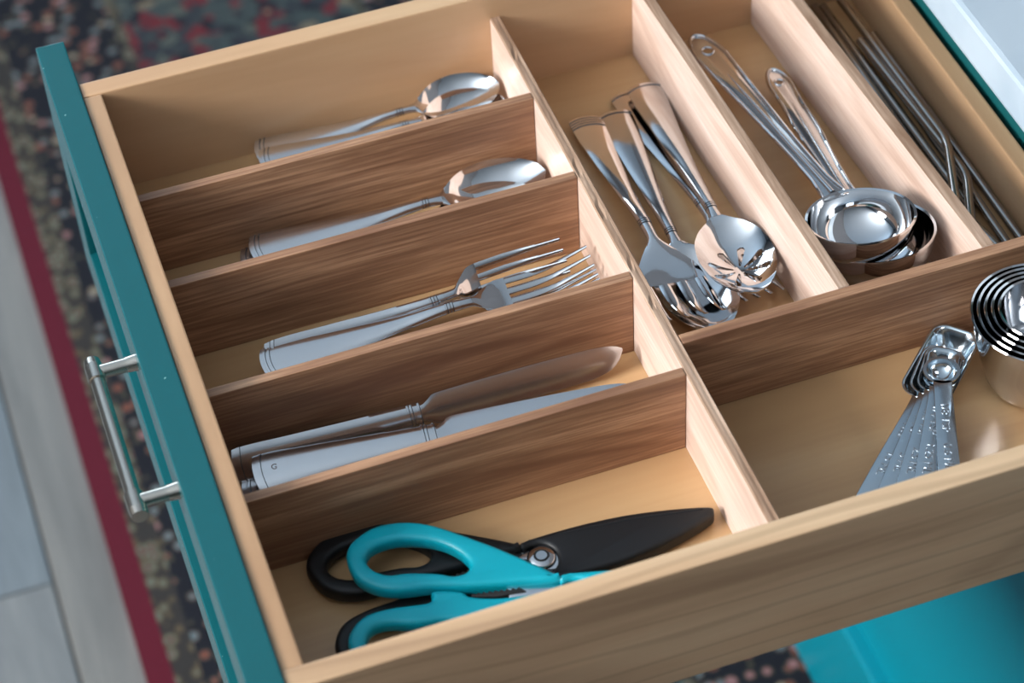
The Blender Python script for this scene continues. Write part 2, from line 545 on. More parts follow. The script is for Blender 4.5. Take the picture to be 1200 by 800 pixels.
# ------------------------------------------------------------------ rug
def rug():
    k = NT('rug_weave')
    tc = k.n('ShaderNodeTexCoord')
    sep = k.n('ShaderNodeSeparateXYZ')
    k.l(tc.outputs['Object'], sep.inputs[0])
    x = sep.outputs['X']                     # rug centre line at x = 0, half width 0.33
    ax = k.math('ABSOLUTE', x)
    def vor(scale, feature='F1', out='Distance', sx=1.0, sy=1.0, seed=0.0):
        mp = k.n('ShaderNodeMapping')
        mp.inputs['Scale'].default_value = (sx, sy, 0.0)
        mp.inputs['Location'].default_value = (seed, seed * 1.7, 0)
        k.l(tc.outputs['Object'], mp.inputs[0])
        v = k.n('ShaderNodeTexVoronoi', Scale=scale, feature=feature)
        k.l(mp.outputs[0], v.inputs['Vector'])
        return v.outputs[out]
    # mirrored blossoms in the field
    field = k.ramp(vor(58, 'F1', 'Color', seed=0.3), [(0.0, srgb(26, 28, 38)), (0.25, srgb(66, 74, 74)), (0.45, srgb(88, 92, 84)), (0.55, srgb(110, 34, 42)), (0.72, srgb(52, 56, 62)), (0.86, srgb(128, 112, 92))], 'CONSTANT')
    rings = k.ramp(vor(34, seed=1.1), [(0.0, srgb(140, 128, 104)), (0.16, srgb(104, 28, 36)), (0.30, srgb(40, 40, 50)), (0.44, srgb(66, 70, 68))], 'CONSTANT')
    big = k.n('ShaderNodeTexNoise', Scale=7.0, Detail=1.0)
    k.l(tc.outputs['Object'], big.inputs['Vector'])
    bsel = k.ramp(big.outputs['Fac'], [(0.47, (0, 0, 0, 1)), (0.5, (1, 1, 1, 1))])
    rmask = k.ramp(vor(34, seed=1.1), [(0.40, (1, 1, 1, 1)), (0.43, (0, 0, 0, 1))])
    centre = k.mix(k.math('MULTIPLY', rmask, bsel), field, rings)
    # dark main border with small pink, cream and rust blossoms
    bl = k.ramp(vor(62, seed=2.2), [(0.0, srgb(170, 150, 118)), (0.17, srgb(140, 84, 84)), (0.34, srgb(66, 62, 50)), (0.45, srgb(18, 18, 30))], 'CONSTANT')
    bc = k.ramp(vor(62, 'F1', 'Color', seed=2.2), [(0.0, srgb(156, 112, 112)), (0.3, srgb(104, 118, 122)), (0.55, srgb(124, 70, 56)), (0.8, srgb(150, 138, 118))], 'CONSTANT')
    bmask = k.ramp(vor(62, seed=2.2), [(0.30, (1, 1, 1, 1)), (0.34, (0, 0, 0, 1))])
    border = k.mix(bmask, bl, bc)
    # narrow light guard band
    gd = k.ramp(vor(78, seed=4.0, sy=0.8), [(0.0, srgb(104, 50, 48)), (0.2, srgb(104, 108, 94)), (0.40, srgb(92, 78, 60)), (0.55, srgb(52, 48, 46))], 'CONSTANT')
    # bands by distance from the centre line
    def step(edge):
        return k.math('GREATER_THAN', ax, edge)
    c = k.mix(step(0.148), centre, border)
    c = k.mix(step(0.135), centre, k.mix(step(0.148), gd, c))
    c = k.mix(step(0.279), c, gd)
    c = k.mix(step(0.3045), c, srgb(96, 8, 34))
    fz = k.n('ShaderNodeTexNoise', Scale=420.0, Detail=2.0)
    k.l(tc.outputs['Object'], fz.inputs['Vector'])
    c = k.mix(0.35, c, k.ramp(fz.outputs['Fac'], [(0.3, (0.4, 0.4, 0.4, 1)), (0.7, (1, 1, 1, 1))]), 'MULTIPLY')
    k.l(c, k.b.inputs['Base Color'])
    k.set(Roughness=0.95)
    bp = k.n('ShaderNodeBump', Strength=0.5, Distance=0.003)
    k.l(fz.outputs['Fac'], bp.inputs['Height'])
    k.l(bp.outputs[0], k.b.inputs['Normal'])
    M['rug'] = k.m
    bm = bmesh.new()
    bmesh.ops.create_cube(bm, size=1.0)
    for v in bm.verts:
        v.co = Vector((v.co.x * 0.66, v.co.y * 3.4, 0.004 + v.co.z * 0.008))
    bmesh.ops.bevel(bm, geom=[e for e in bm.edges if all(q.co.z > 0.004 for q in e.verts)], offset=0.003, segments=2, affect='EDGES')
    o = bm_obj('runner_rug', bm, 'rug')
    o.location = (0.2700, 1.05, FZ)
    tag(o, 'dark floral runner rug with crimson edge band on the plank floor', 'rug')
rug()

# ------------------------------------------------------------------ base cabinet and countertop
def cabinet():
    off = Vector((0.8, 0.9, FZ))
    t = empty('base_cabinet', off, 'turquoise painted base cabinet under the pale countertop', 'cabinet')
    fx = 0.515
    # carcass round the open drawer bay
    box('carcass_panel', fx + 0.02, 1.19, -0.10, -0.082, FZ + 0.0095, 0.09, 'teal_cab', t, off=off)
    box('carcass_panel', fx + 0.02, 1.19, 0.545, 0.563, FZ + 0.0095, 0.09, 'teal_cab', t, off=off)
    box('carcass_panel', fx + 0.02, 1.19, 2.40, 2.418, FZ + 0.0095, 0.09, 'teal_cab', t, off=off)
    box('back_panel', 1.175, 1.19, -0.082, 2.40, FZ + 0.01, 0.088, 'teal_cab', t, off=off)
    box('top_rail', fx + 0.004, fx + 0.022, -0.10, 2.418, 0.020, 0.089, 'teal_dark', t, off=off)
    box('middle_rail', fx + 0.002, fx + 0.02, -0.10, 2.418, -0.055, -0.030, 'teal_cab', t, off=off)
    # drawer front further along, closed
    box('drawer_front', fx, fx + 0.02, 0.565, 1.45, -0.029, 0.019, 'teal_cab', t, off=off)
    # lower fronts: shaker frame with recessed panel, down to the floor board
    base = box('base_board', fx - 0.002, fx + 0.018, -0.10, 2.418, FZ + 0.0095, FZ + 0.148, 'teal_cab', t, bev=0.003, off=off)
    for y in (-0.05, 1.1, 2.35):
        for x in (0.68, 1.12):
            box('cabinet_foot', x, x + 0.04, y, y + 0.04, FZ, FZ + 0.0105, 'groove', t, bev=0.001, off=off)
    box('cabinet_floor', fx + 0.018, 1.175, -0.082, 2.40, FZ + 0.0100, FZ + 0.028, 'teal_cab', t, bev=0, off=off)
    def door(y0, y1):
        zb, zt = FZ + 0.1485, -0.057
        d = box('door', fx + 0.012, fx + 0.02, y0 + 0.05, y1 - 0.05, zb, zt - 0.05, 'teal_cab', t, bev=0, off=off)
        for q in ((y0, y0 + .055, zb, zt), (y1 - .055, y1, zb, zt), (y0 + .055, y1 - .055, zt - .055, zt)):
            r = box('door_frame', fx + 0.002, fx + 0.02, q[0], q[1], q[2], q[3], 'teal_cab', None, bev=0.0015)
            r.parent = d
    door(-0.098, 0.552); door(0.556, 1.20); door(1.204, 1.85)
cabinet()

def countertop():
    k = NT('pale_stone')
    tc = k.n('ShaderNodeTexCoord')
    nz = k.n('ShaderNodeTexNoise', Scale=14.0, Detail=5.0)
    k.l(tc.outputs['Object'], nz.inputs['Vector'])
    k.l(k.ramp(nz.outputs['Fac'], [(0.35, srgb(172, 190, 204)), (0.65, srgb(188, 203, 214))]), k.b.inputs['Base Color'])
    k.set(Roughness=0.35)
    M['stone'] = k.m
    o = box('countertop', 0.490, 1.20, -0.13, 2.45, 0.090, 0.120, 'stone', bev=0.0035)
    tag(o, 'pale blue-white stone countertop above the open drawer', 'countertop')
countertop()

# ------------------------------------------------------------------ drawer
H, YF, HB = 0.0783, 0.4593, 0.041
XB = 0.503
def drawer():
    off = Vector((0.24, 0.23, -0.014))
    t = empty('drawer', off, 'open maple kitchen drawer with a turquoise painted front', 'drawer')
    z0 = -0.014
    box('drawer_side', -0.0113, 0.5145, -0.0132, 0.0, z0, H, 'maple_x', t, 0.0012, off)
    box('drawer_side', -0.0113, 0.5145, YF, YF + 0.0138, z0, H, 'maple_in', t, 0.0012, off)
    box('box_front', -0.0113, 0.0, 0.0, YF, z0, H - 0.0004, 'maple_y', t, 0.0010, off)
    box('box_back', XB, 0.5145, 0.0, YF, z0, HB, 'maple_y', t, 0.0012, off)
    box('drawer_bottom', 0.0, XB, 0.0, YF, -0.010, 0.0, 'ply', t, 0, off)
    # painted front: shaker frame with recessed panel
    xo, xi, y0, y1, zt, zb = -0.0296, -0.0115, -0.058, 0.5165, 0.0798, -0.105
    fr = 0.050
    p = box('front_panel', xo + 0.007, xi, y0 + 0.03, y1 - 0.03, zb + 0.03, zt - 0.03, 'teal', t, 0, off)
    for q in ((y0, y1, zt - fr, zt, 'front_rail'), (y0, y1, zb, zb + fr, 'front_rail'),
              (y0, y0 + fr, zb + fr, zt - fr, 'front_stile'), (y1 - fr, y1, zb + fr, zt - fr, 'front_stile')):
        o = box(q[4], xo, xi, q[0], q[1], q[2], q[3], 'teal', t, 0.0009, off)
    # bar pull
    hx, hz = -0.0530, 0.0590
    bar = tube('handle', [(hx, 0.1375, hz), (hx, 0.2570, hz)], 0.0042, 'nickel', t, seg=20)
    bar.location = -off
    def sub(name, pts, rad):
        o = tube(name, pts, rad, 'nickel', bar, seg=20)
        return o
    for yy, e in ((0.1420, -1), (0.2520, 1)):
        sub('handle_collar', [(hx, yy + e * 0.0002, hz), (hx, yy - e * 0.011, hz)], 0.0052)
        sub('handle_cap', [(hx, yy + e * 0.0050, hz), (hx, yy + e * 0.0002, hz)], [0.0046, 0.0052])
    for yy in (0.1475, 0.2475):
        sub('handle_post', [(hx, yy, hz), (xo + 0.0005, yy, hz)], 0.0042)
        sub('handle_post_foot', [(xo - 0.006, yy, hz), (xo + 0.0004, yy, hz)], [0.0044, 0.0050])
    # slide rails that carry the drawer from the cabinet
    M['slide'] = M['steel_satin']
    box('slide_rail', 0.05, 1.0, 0.012, 0.045, z0 - 0.012, z0 + 0.0005, 'slide', t, 0.0005, off)
    box('slide_rail', 0.05, 1.0, YF - 0.045, YF - 0.012, z0 - 0.012, z0 + 0.0005, 'slide', t, 0.0005, off)
drawer()

# ------------------------------------------------------------------ divider insert
def dividers():
    off = Vector((0.25, 0.23, 0.0))
    t = empty('divider_insert', off, 'oak divider insert splitting the drawer into cutlery compartments', 'drawer divider')
    h = 0.060
    xm, tm = 0.2500, 0.0067
    e = 0.0003
    def cross(y, seed):
        return box('cross_divider', e, xm - e, y, y + 0.0062, 0.0002, h, 'oak_x_shaded', t, 0.0005, off)
    # long divider with a slightly chewed top edge
    n = 70
    bm = bmesh.new()
    rows = []
    rnd = random.Random(3)
    for i in range(n + 1):
        y = 0.0004 + (YF - 0.0008) * i / n
        j = rnd.uniform(-1, 1) * (0.00035 if y > 0.16 else 0.00012)
        q = rnd.uniform(0, 1)
        dip = 0.0012 if (q > 0.86 and y > 0.18) else 0.0
        ring = [(xm, y, 0.0002), (xm, y, h - 0.0008 - dip * 0.3), (xm + 0.0007, y, h + j * 0.5),
                (xm + 0.0030 + j, y, h - dip), (xm + 0.0045, y, h - 0.0003 + j * 0.6), (xm + tm - 0.0006, y, h + j * 0.4),
                (xm + tm, y, h - 0.0008), (xm + tm, y, 0.0002)]
        rows.append([bm.verts.new(v) for v in ring])
    for a, b in zip(rows[:-1], rows[1:]):
        for k in range(8):
            bm.faces.new((a[k], a[(k + 1) % 8], b[(k + 1) % 8], b[k]))
    bm.faces.new(rows[0]); bm.faces.new(rows[-1][::-1])
    o = bm_obj('long_divider', bm, 'oak_y_lit', t, smooth=False)
    o.data.materials.append(M['oak_edge_shaded'])
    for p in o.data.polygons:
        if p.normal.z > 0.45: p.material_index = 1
    o.location = -off
    for k, y in enumerate((0.3746, 0.2969, 0.2056, 0.1249)):
        cross(y, k)
    box('back_divider', xm + tm + e, XB - e, 0.1474, 0.1548, 0.0002, h, 'oak_x_shaded', t, 0.0006, off)
    # two dividers parallel to the long one, standing a little askew
    def askew(xn, xf, th):
        y0, y1 = 0.1551, YF - e
        b = [(xn, y0, 0.0002), (xn + th, y0, 0.0002), (xf + th, y1, 0.0002), (xf, y1, 0.0002)]
        tp = [(x, y, h) for x, y, z in b]
        hexa('short_divider', b, tp, 'oak_y_lit', t, 0.0007, off, 'oak_edge_shaded')
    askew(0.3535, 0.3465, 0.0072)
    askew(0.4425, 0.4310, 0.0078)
dividers()

# ------------------------------------------------------------------ cutlery
def ridges(prof, xs, parent, dz=0.65, width=1.3, mat='steel', dw=0.12):
    for x in xs:
        V, F = prof.strip(x - width / 2, x + width / 2, 4, dz=dz, dw=dw)
        mesh_obj('ridge_band', V, F, mat, parent)
        V, F = prof.strip(x + width / 2, x + width / 2 + 0.55, 3, dz=0.10, dw=0.05)
        mesh_obj('band_groove', V, F, 'groove_steel', parent)

def spoon(name, L, we, wn, wb, lb, depth, label, group, mat='steel', hmat='steel_satin', bandx=(2.6, 5.2), collar=True):
    t = empty(name, (0, 0, 0), label, 'spoon', group)
    xn = L - lb                                        # start of the bowl
    prof = Profile([
        (0, 0, we * 0.96, 2.9, 0.25, 2.4, 2.4), (L * 0.03, 0, we, 3.0, 0.25, 2.6, 2.4), (L * 0.20, 0, we * 0.80, 3.7, 0.4, 2.8, 1.0),
        (L * 0.40, 0, we * 0.50, 5.5, 0.7, 3.0, 0), (xn - 20, 0, wn * 1.15, 7.8, 1.2, 3.4, 0), (xn - 7, 0, wn, 8.4, 1.0, 3.2, 0),
        (xn - 1, 0, wn * 1.25, 8.2, 0.6, 2.6, 0), (xn + lb * 0.06, 0, wb * 0.42, 8.1, -1.2, 1.9, 0), (xn + lb * 0.16, 0, wb * 0.70, 8.1, -depth * 0.55, 1.5, 0),
        (xn + lb * 0.32, 0, wb * 0.93, 8.2, -depth * 0.92, 1.3, 0), (xn + lb * 0.48, 0, wb, 8.4, -depth, 1.2, 0), (xn + lb * 0.66, 0, wb * 0.92, 8.8, -depth * 0.9, 1.2, 0),
        (xn + lb * 0.82, 0, wb * 0.71, 9.2, -depth * 0.62, 1.2, 0), (xn + lb * 0.93, 0, wb * 0.44, 9.5, -depth * 0.28, 1.2, 0), (xn + lb * 0.98, 0, wb * 0.22, 9.6, -depth * 0.08, 1.2, 0), (L, 0, wb * 0.04, 9.7, 0, 1.1, 0)])
    V, F = prof.strip(0, xn - 1, 46)
    mesh_obj('handle', V, F, hmat, t, sharp=50)
    V, F = prof.strip(xn - 1, L, 46, nv=25, edge=0.3)
    mesh_obj('bowl', V, F, mat, t, sharp=60)
    ridges(prof, bandx, t, mat=hmat)
    if collar:
        ridges(prof, (xn - 14, xn - 12.2, xn - 10.4), t, dz=0.55, width=1.0)
    t['L'] = L
    return t

def fork(name, L, we, wn, wh, lt, label, group, ntine=4, mat='steel', hmat='steel_satin', bandx=(2.6, 5.2), curve=1.0):
    t = empty(name, (0, 0, 0), label, 'fork', group)
    lh = L * 0.39                                      # head length including tines
    xn = L - lh
    xr = L - lt                                        # tine root
    rows = [
        (0, 0, we * 0.96, 2.9, 0.25, 2.4, 2.4), (L * 0.03, 0, we, 3.0, 0.25, 2.6, 2.4), (L * 0.20, 0, we * 0.78, 3.7, 0.4, 2.8, 1.0),
        (L * 0.40, 0, we * 0.48, 6.2, 0.7, 3.0, 0), (xn - 8, 0, wn * 1.1, 9.6, 1.2, 3.3, 0), (xn + 3, 0, wn, 9.2 , 1.0, 3.0, 0),
        (xn + (xr - xn) * 0.45, 0, wh * 0.60, 6.2, 0.0, 2.3, 0), (xr - (xr - xn) * 0.22, 0, wh * 0.96, 4.4, -0.8, 2.0, 0), (xr, 0, wh, 3.8, -1.0, 1.9, 0),
        (xr + lt * 0.4, 0, wh * 1.0, 4.6, -0.8, 1.7, 0), (xr + lt * 0.75, 0, wh * 0.98, 8.4 * curve, -0.4, 1.5, 0), (L, 0, wh * 0.95, 13.0 * curve, 0, 1.1, 0)]
    prof = Profile(rows)
    V, F = prof.strip(0, xn - 4, 46)
    mesh_obj('handle', V, F, hmat, t, sharp=50)
    V, F = prof.strip(xn - 4, xr, 26, nv=13)
    mesh_obj('fork_head', V, F, mat, t, sharp=60)
    tw = wh * 2 / (ntine + (ntine - 1) * 0.62)         # tine width
    for k in range(ntine):
        yc = -wh + tw / 2 + k * tw * 1.62
        rr = []
        for f in (0.0, 0.12, 0.3, 0.5, 0.7, 0.86, 0.96, 1.0):
            x = xr + lt * f
            _, w, zc, cr, th, _ = [float(q) for q in prof.at(np.array([x]))]
            v = yc / wh
            wid = tw / 2 * (1.0 if f < 0.3 else 1.0 - 0.62 * (f - 0.3) / 0.7)
            rr.append((x, yc * (1 - 0.03 * f), wid, zc + cr * (1 - v * v), 0.12, th * (1 if f < 0.9 else 0.8), 0))
        V, F = Profile(rr).strip(xr - 0.0, xr + lt, 22, nv=7)
        mesh_obj('tine', V, F, mat, t, sharp=50)
    ridges(prof, bandx, t, mat=hmat)
    ridges(prof, (xn - 12.5, xn - 10.7, xn - 8.9), t, dz=0.55, width=1.0)
    return t

def knife(name, L, label, group, mat='steel_satin', mark=True):
    t = empty(name, (0, 0, 0), label, 'knife', group)
    lh = L * 0.47
    hp = Profile([(0, 0, 10.8, 4.5, 0.35, 5.0, 1.6), (L * 0.02, 0, 11.2, 4.6, 0.35, 5.2, 1.6), (L * 0.14, 0, 10.0, 4.9, 0.4, 5.8, 0.6), (L * 0.30, 0, 8.4, 5.2, 0.6, 6.2, 0), (lh - 12, 0, 7.4, 5.3, 0.8, 6.4, 0), (lh, 0, 7.0, 5.2, 0.8, 6.0, 0)])
    V, F = hp.strip(0, lh, 40, nv=13)
    h = mesh_obj('handle', V, F, mat, t, sharp=50)
    ridges(hp, (4.2,), t, dz=0.2, width=0.9, mat=mat, dw=0.1)
    ridges(hp, (lh - 7.5, lh - 5.6, lh - 1.2), t, dz=0.45, width=1.0, mat=mat, dw=0.4)
    bp = Profile([(lh - 0.5, 0, 5.0, 3.6, 0.4, 2.6, 0), (lh + 4, 0.3, 6.0, 3.4, 0.3, 2.2, 0), (lh + 7, 0.7, 8.6, 3.2, 0.2, 1.9, 0), (lh + 12, 0.8, 9.4, 3.1, 0.15, 1.7, 0), (L * 0.75, 0.6, 9.7, 2.9, 0.12, 1.5, 0),
                  (L * 0.90, 0.4, 9.2, 2.8, 0.1, 1.2, 0), (L * 0.955, 1.0, 7.6, 2.8, 0.08, 1.1, 0), (L * 0.985, 2.4, 4.6, 2.8, 0.05, 1.0, 0), (L, 4.2, 0.8, 2.8, 0, 0.9, 0)])
    V, F = bp.strip(lh - 0.5, L, 44, nv=9)
    mesh_obj('blade', V, F, mat, t, sharp=50)
    if mark:
        lettering('stamped_mark', 'G', 0.0048, 'stamp', h, (0.0105, 0.0, 0.00505), (0, 0, R(-8)), 0.00008)
    return t

# -- teaspoons beside the far side of the drawer
TS = 'teaspoons in the farthest compartment'
ts = []
for k, (lab, A, B, roll) in enumerate((
        ('topmost shiny teaspoon, its whole bowl showing, by the drawer side', (0.088, 0.4475, 0.0085), (0.2475, 0.4390, 0.0150), 15),
        ('teaspoon whose bowl tucks under the topmost one, handle nearest the divider', (0.0875, 0.4335, 0.0125), (0.2490, 0.4300, 0.0085), 15),
        ('lowest teaspoon, mostly hidden behind the farthest cross divider', (0.090, 0.4180, 0.0040), (0.2470, 0.4190, 0.0040), 8))):
    o = spoon('teaspoon', 159.5, 9.6, 2.7, 17.0, 55, 8.0, lab, TS, mat='steel_bright')
    place(o, A, B, roll)

# -- tablespoons
TB = 'tablespoons in the second compartment'
for lab, A, B, roll in (
        ('upper tablespoon with its bright oval bowl touching the long divider', (0.0615, 0.3590, 0.0110), (0.2475, 0.3530, 0.0120), 14),
        ('lower tablespoon, only the tip of its handle showing past the upper one', (0.0545, 0.3570, 0.0050), (0.2400, 0.3400, 0.0050), 10)):
    o = spoon('tablespoon', 186 if A[0] > 0.06 else 186, 10.5, 3.2, 18.8, 66, 9.5, lab, TB, mat='steel_bright')
    place(o, A, B, roll)

# -- table forks
FK = 'table forks in the middle compartment'
for lab, A, B, roll in (
        ('table fork tipped on its side against the divider, darkest of the forks', (0.047, 0.2700, 0.0085), (0.2300, 0.2800, 0.0190), 50),
        ('table fork lying flat on top with broad bright tines', (0.0430, 0.2640, 0.0110), (0.2440, 0.2620, 0.0130), 14),
        ('table fork lowest in the pile, close to the nearer divider', (0.0440, 0.2560, 0.0040), (0.2450, 0.2490, 0.0050), 12)):
    L = (Vector(B) - Vector(A)).length * 1000
    o = fork('table_fork', L, 10.6, 3.2, 12.6, 51, lab, FK, curve=1.3)
    place(o, A, B, roll)

# -- table knives
KN = 'table knives in the fourth compartment'
for lab, A, B, roll, mk in (
        ('table knife lying flat, pale handle with a small stamped mark', (0.0165, 0.1835, 0.0125), (0.2340, 0.1610, 0.0135), 13, True),
        ('table knife leaning on edge against the divider, rounded brownish blade tip showing', (0.0070, 0.1945, 0.0120), (0.2385, 0.1950, 0.0115), 60, False),
        ('table knife at the bottom, only its dark handle end showing', (0.0080, 0.1780, 0.0022), (0.2300, 0.1560, 0.0022), 0, False)):
    o = knife('table_knife', (Vector(B) - Vector(A)).length * 1000, lab, KN, mark=mk)
    place(o, A, B, roll)

# ------------------------------------------------------------------ serving pieces
SV = 'serving pieces in the utensil compartment'
BB = (2.2, 4.6)
o = spoon('serving_spoon', 214, 10.8, 3.4, 24.0, 80, 10.5, 'large serving spoon, half its bowl hidden under the broad serving fork', SV, mat='steel', hmat='steel', bandx=(2.2,))
place(o, (0.3125, 0.4030, 0.0020), (0.2960, 0.1900, 0.0048), 0)
o = fork('cold_meat_fork', 208, 10.8, 3.4, 20.5, 40, 'broad serving fork with ribbed handle end lying along the long divider', SV, ntine=4, mat='steel_bright', hmat='steel_bright', bandx=(1.8, 4.2, 6.6, 9.0), curve=0.9)
place(o, (0.2920, 0.4040, 0.0030), (0.2850, 0.1965, 0.0135), -4)
o = fork('serving_fork', 212, 10.2, 3.2, 15.0, 46, 'serving fork under the pierced spoon, only handle edge and tine tips showing', SV, mat='steel', hmat='steel', bandx=(2.2,))
place(o, (0.3255, 0.4190, 0.0008), (0.3335, 0.2080, 0.0008), 0)

def pierced_spoon():
    L, we, wn, wb, lb, depth = 214.0, 11.0, 3.4, 22.8, 71.0, 9.5
    t = empty('pierced_spoon', (0, 0, 0), 'pierced serving spoon with a flower of slots in its bowl', 'spoon', SV)
    xn = L - lb
    prof = Profile([
        (0, 0, we * 0.97, 2.9, 0.25, 2.4, 2.6), (L * 0.03, 0, we, 3.0, 0.25, 2.6, 2.6), (L * 0.20, 0, we * 0.78, 3.7, 0.4, 2.8, 1.0),
        (L * 0.40, 0, we * 0.50, 5.4, 1.2, 3.0, 0), (xn - 20, 0, wn * 1.15, 8.0, 1.2, 3.4, 0), (xn - 7, 0, wn, 8.6, 1.0, 3.2, 0), (xn - 1, 0, wn * 1.2, 8.4, 0.5, 2.4, 0)])
    V, F = prof.strip(0, xn - 1, 46)
    mesh_obj('handle', V, F, 'steel', t, sharp=50)
    ridges(prof, (2.4,), t)
    ridges(prof, (xn - 14, xn - 12.2, xn - 10.4), t, dz=0.55, width=1.0)
    # bowl: fine grid with petal slots cut out, edges snapped to the petal outlines
    ub = [0, 0.05, 0.14, 0.30, 0.48, 0.66, 0.82, 0.93, 0.98, 1.0]
    wv = [0.16, 0.34, 0.66, 0.93, 1.0, 0.92, 0.72, 0.45, 0.22, 0.03]
    dv = [0.0, 0.10, 0.5, 0.9, 1.0, 0.9, 0.62, 0.28, 0.08, 0.0]
    rim = [8.6, 8.5, 8.4, 8.4, 8.5, 8.8, 9.2, 9.5, 9.6, 9.7]
    nu, nv = 110, 81
    us = np.linspace(0, 1, nu)
    W = pchip(ub, wv, us) * wb
    D = pchip(ub, dv, us) * depth
    Z = pchip(ub, rim, us)
    cx, cy = xn + lb * 0.56, 0.0
    petals = [(R(22.5 + 45 * k), 3.8, 17.5) for k in range(8)]
    def sd(x, y):
        best = 1e9
        for a, r0, r1 in petals:
            dx, dy = x - cx, y - cy
            u = dx * math.cos(a) + dy * math.sin(a)
            v = -dx * math.sin(a) + dy * math.cos(a)
            s = min(max((u - r0) / (r1 - r0), 0), 1)
            rad = 0.35 + 1.55 * math.sin(min(s, 1) * math.pi * 0.62) ** 1.0
            q = min(max(u, r0 + 0.3), r1 - 1.2)
            s2 = (q - r0) / (r1 - r0)
            rad = 0.6 + 1.9 * s2
            best = min(best, math.hypot(u - q, v) - rad)
        return best
    pts, dist = [], []
    for i in range(nu):
        for j in range(nv):
            v = -1 + 2 * j / (nv - 1)
            x, y = xn + lb * us[i] - 1 * (1 - us[i]), W[i] * v
            d = sd(x, y)
            if abs(d) < 0.36 and abs(v) < 0.97:
                g = 0.02
                gx = (sd(x + g, y) - sd(x - g, y)) / (2 * g); gy = (sd(x, y + g) - sd(x, y - g)) / (2 * g)
                n2 = max(gx * gx + gy * gy, 0.3)
                x -= d * gx / n2; y -= d * gy / n2
                d = 0.0
            vv = y / max(W[i], 1e-6)
            pts.append((x, y, Z[i] - D[i] * (1 - min(vv * vv, 1))))
            dist.append(d)
    keep = []
    for i in range(nu - 1):
        for j in range(nv - 1):
            q = (i * nv + j, i * nv + j + 1, (i + 1) * nv + j + 1, (i + 1) * nv + j)
            if sum(dist[k] for k in q) / 4 > -0.02:
                keep.append(q)
    th = 1.3
    N = len(pts)
    V = [(x / 1000, y / 1000, z / 1000) for x, y, z in pts] + [(x / 1000, y / 1000, (z - th) / 1000) for x, y, z in pts]
    F = list(keep) + [tuple(N + k for k in reversed(q)) for q in keep]
    cnt = {}
    for q in keep:
        for a, b in zip(q, q[1:] + q[:1]):
            cnt[(a, b)] = cnt.get((a, b), 0) + 1
    for (a, b) in cnt:
        if (b, a) not in cnt:
            F.append((b, a, N + a, N + b))
    used = sorted({k for f in F for k in f})
    mp = {k: i for i, k in enumerate(used)}
    mesh_obj('pierced_bowl', [V[k] for k in used], [tuple(mp[k] for k in f) for f in F], 'steel_bright', t, sharp=60)
    place(t, (0.3370, 0.4150, 0.0075), (0.3258, 0.2010, 0.0150), 2)
pierced_spoon()

# ------------------------------------------------------------------ ladles
def ladle(label, ctr, r, depth, tilt, hend, hw_end, hole_r, mat_out):
    """ctr: rim centre; tilt about x raises the rim that is nearer the front of the bay."""
    t = empty('ladle', (0, 0, 0), label, 'ladle', 'ladles in the narrow compartment')
    mrot = Matrix.Rotation(R(tilt), 4, 'X')
    mrot.translation = Vector(ctr)
    t.matrix_world = mrot
    th = 0.0009
    prof = []
    n = 22
    for i in range(n + 1):                             # inside, centre to rim
        a = math.pi / 2 * i / n
        prof.append((max(r - th, 0) * math.sin(a) ** 0.80, -(depth - th) * math.cos(a) ** 0.9))
    prof.append((r + 0.0006, 0.0005)); prof.append((r + 0.0008, -0.0004))
    for i in range(n, -1, -1):
        a = math.pi / 2 * i / n
        prof.append((r * math.sin(a) ** 0.80, -depth * math.cos(a) ** 0.9 - 0.0003))
    prof[0] = (0, prof[0][1]); prof[-1] = (0, prof[-1][1])
    lathe('ladle_bowl', prof, mat_out, t, seg=64)
    # handle: stamped strap with turned-up rims and a hanging hole
    loc_end = mrot.inverted() @ Vector(hend)
    ang = math.atan2(loc_end.y, loc_end.x)
    start = Vector((math.cos(ang) * (r - 0.001), math.sin(ang) * (r - 0.001), -0.002))
    Lh = (loc_end - start).length
    hd = bpy.data.objects.new('ladle_handle', None)
    out = []
    ws = [(0.0, 0.0075), (0.05, 0.0062), (0.12, 0.0048), (0.3, 0.0052), (0.55, 0.0070), (0.75, hw_end * 0.88), (0.88, hw_end), (0.95, hw_end * 0.86), (0.985, hw_end * 0.5), (1.0, 0.0)]
    xs = np.concatenate([np.linspace(0, 0.85, 26), 0.85 + 0.15 * np.sin(np.linspace(0.08, math.pi / 2, 12))])
    wq = pchip([a for a, b in ws[:7]], [b for a, b in ws[:7]], np.minimum(xs, 0.88))
    up, dn = [], []
    for x, w in zip(xs, wq):
        if x > 0.85:
            k = (x - 0.85) / 0.15
            w = w * math.sqrt(max(1 - k * k, 0))
        up.append(Vector((x * Lh, w, 0))); dn.append(Vector((x * Lh, -w, 0)))
    outline = up + dn[::-1][1:]
    hole = [Vector((Lh * 0.90 + hole_r * 1.1 * math.cos(a), hole_r * math.sin(a), 0)) for a in [2 * math.pi * k / 24 for k in range(24)]]
    st = plate('ladle_handle', [outline, hole], -0.0007, 0.0007, 0.0003, 'steel', t, res=1)
    rm = tube('handle_rim', [p + Vector((0, 0, 0.0005)) for p in outline], 0.0014, 'steel', st, seg=8, closed=True)
    tube('hole_rim', [p + Vector((0, 0, 0.0003)) for p in hole], 0.0009, 'steel', st, seg=8, closed=True)
    # central crease of the strap
    tube('handle_rib', [Vector((Lh * f, 0, 0.0002)) for f in (0.02, 0.2, 0.4, 0.6, 0.78)], [0.0022, 0.0016, 0.0016, 0.0014, 0.0004], 'steel', st, seg=10)
    x = (loc_end - start).normalized()
    z = (mrot.inverted().to_3x3() @ Vector((0, 0, 1))); z = (z - x * z.dot(x)).normalized()
    m = Matrix((x, z.cross(x), z)).transposed().to_4x4()
    m.translation = start
    st.matrix_local = m
    return t
